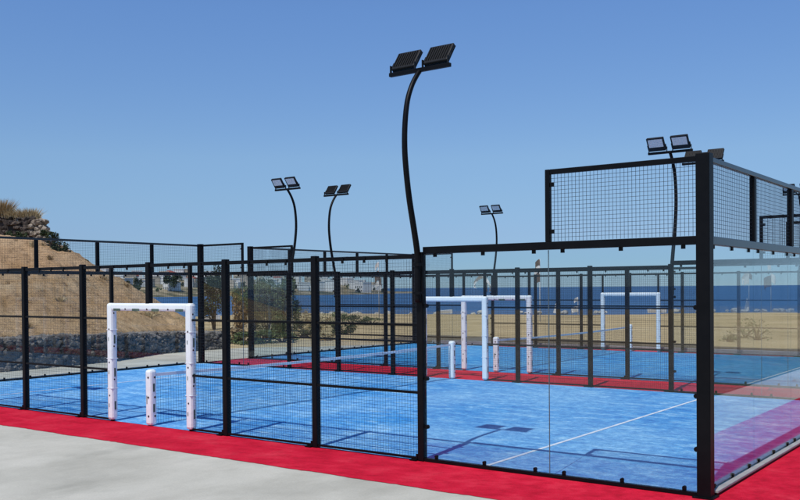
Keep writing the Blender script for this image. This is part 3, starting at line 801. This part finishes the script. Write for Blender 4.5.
flag(379, 262, 95, [(.0, -1, .45, .5, 1.2, 0), (.9, -1, .5, 1.0, 1.2, 1), (1.5, 1, .3, .8, 1.0, 1), (2.0, -1, .45, .5, 1.0, 0)], 'leaning flag pole with white and brown rags, leftmost on the beach')
flag(484, 274, 120, [(.0, -1, 1.5, .55, .9, 0), (.3, 1, 1.0, .6, 1.5, 0), (.9, 1, .5, 1.3, .5, 1)], 'flag pole with a white rag bent over to the left, behind the overlapping padded frames')
flag(540, 259, 72, [(.0, -1, .4, .5, .9, 1), (.5, -1, .5, .7, .8, 0), (1.0, -1, .35, .8, .8, 1)], 'flag pole with a brown rag above a white one, right of the overlapping padded frames')
flag(578, 297, 110, [(.0, -1, .55, .5, .7, 0), (1.1, -1, .9, .7, .3, 0)], 'short flag pole with two small white rags low before the sea')
flag(771, 262, 130, [(.0, -1, .5, 1.0, .9, 0), (1.9, -1, 1.1, 1.6, .5, 1), (1.6, 1, .7, 1.3, .9, 0)], 'tall flag pole with grey and white rags seen through the right glass wall')
flag(749, 271, 130, [(.0, -1, 1.1, .8, 1.1, 0), (.6, -1, .8, 1.2, .6, 0), (.3, 1, .5, .8, .7, 1)], 'flag pole with drooping white rags, left of the tall one behind right glass')
def parasol(px, D, h, label):
    x, y = along(px, D); z = gz(D)-.1
    root = thing('closed_parasol', label, 'parasol', (x, y, z), 'closed white parasols by the shore')
    MB().tube([(x, y, z), (x, y, z+h)], .03, 8).build('pole', 'flag_pole_paint', root)
    m = MB(); pts = []; n = 12; hs = [(.12, .34), (.35, .26), (.65, .15), (.92, .05)]
    for q, r in hs:
        for j in range(n): th = 6.283*j/n; rr = r*(1+.18*(j % 2)); m.v.append((x+math.cos(th)*rr, y+math.sin(th)*rr, z+h*q))
    for i in range(3):
        for j in range(n): m.face([i*n+j, i*n+(j+1) % n, (i+1)*n+(j+1) % n, (i+1)*n+j])
    m.face([3*n+j for j in range(n)]); m.build('canopy', 'white_cloth', root)
parasol(747, 132, 2.1, 'closed white parasol on the shore seen through the right glass wall')
parasol(556, 125, 1.6, 'closed white parasol on the shore right of the overlapping padded frames')
def boat(px, D, L, label):
    x, y = along(px, D); z = gz(D)-.02; m = MB()
    root = thing('rowing_boat', label, 'boat', (x, y, z), 'white boats pulled up on the beach')
    n = 10; prof = []
    for i in range(n+1):
        u = i/n; wv = .42*math.sin(min(1, (1-u)*1.6+.05)*1.57)*(1 if u < 1 else .05); zz = .55+.18*u*u
        prof.append((u*L-L/2, wv, zz))
    for a, wv, zz in prof:
        for sgn, w2, z2 in ((-1, 1, zz), (-1, .55, .1), (1, .55, .1), (1, 1, zz)):
            m.v.append((x+rh.x*a+fh.x*sgn*wv*w2, y+rh.y*a+fh.y*sgn*wv*w2, z+z2))
    for i in range(n):
        for j in range(3): a = i*4+j; m.face([a, a+1, a+5, a+4])
    m.face([0, 3, 2, 1]); o = m.build('hull', 'boat_white', root)
    so_ = o.modifiers.new('shell', 'SOLIDIFY'); so_.thickness = .05
    for q in (-.2, .15): MB().obox((x+rh.x*q*L, y+rh.y*q*L, z+.48), rh, fh, Vector((0, 0, 1)), .12, .36, .02).build('thwart', 'boat_white', root)
boat(212, 82, 1.5, 'small white rowing boat beside the dark tree, left of the short palm')
boat(446, 132, 1.9, 'small white rowing boat on the shore left of the overlapping padded frames')
boat(657, 120, 2.4, 'small white rowing boat on the shore beside the smallest padded frame')
for i in range(44):
    px = rnd.choice((rnd.uniform(700, 815), rnd.uniform(700, 815), rnd.uniform(300, 420), rnd.uniform(420, 700))); D = rnd.uniform(129, 139); x, y = along(px, D); r = rnd.uniform(.2, .55)
    o = MB().blob((x, y, gz(D)+r*.2), r*1.5, r, r*.8, 900+i, 2, .25).build('shore_rock', 'shore_rock', org=(x, y, gz(D)))
    tag(o, 'pale rock lying along the water line of the beach', 'rock', 'pale rocks along the shore')
# low pale wall on the beach side of the far court
tag(MB().box(-19.5, 12, 22.9, 23.05, -.1, .14).build('kerb_wall', 'kerb_concrete', org=(-4, 22.97, 0), bevel=.01), 'low pale concrete kerb running behind the far court beside the sand', 'kerb')
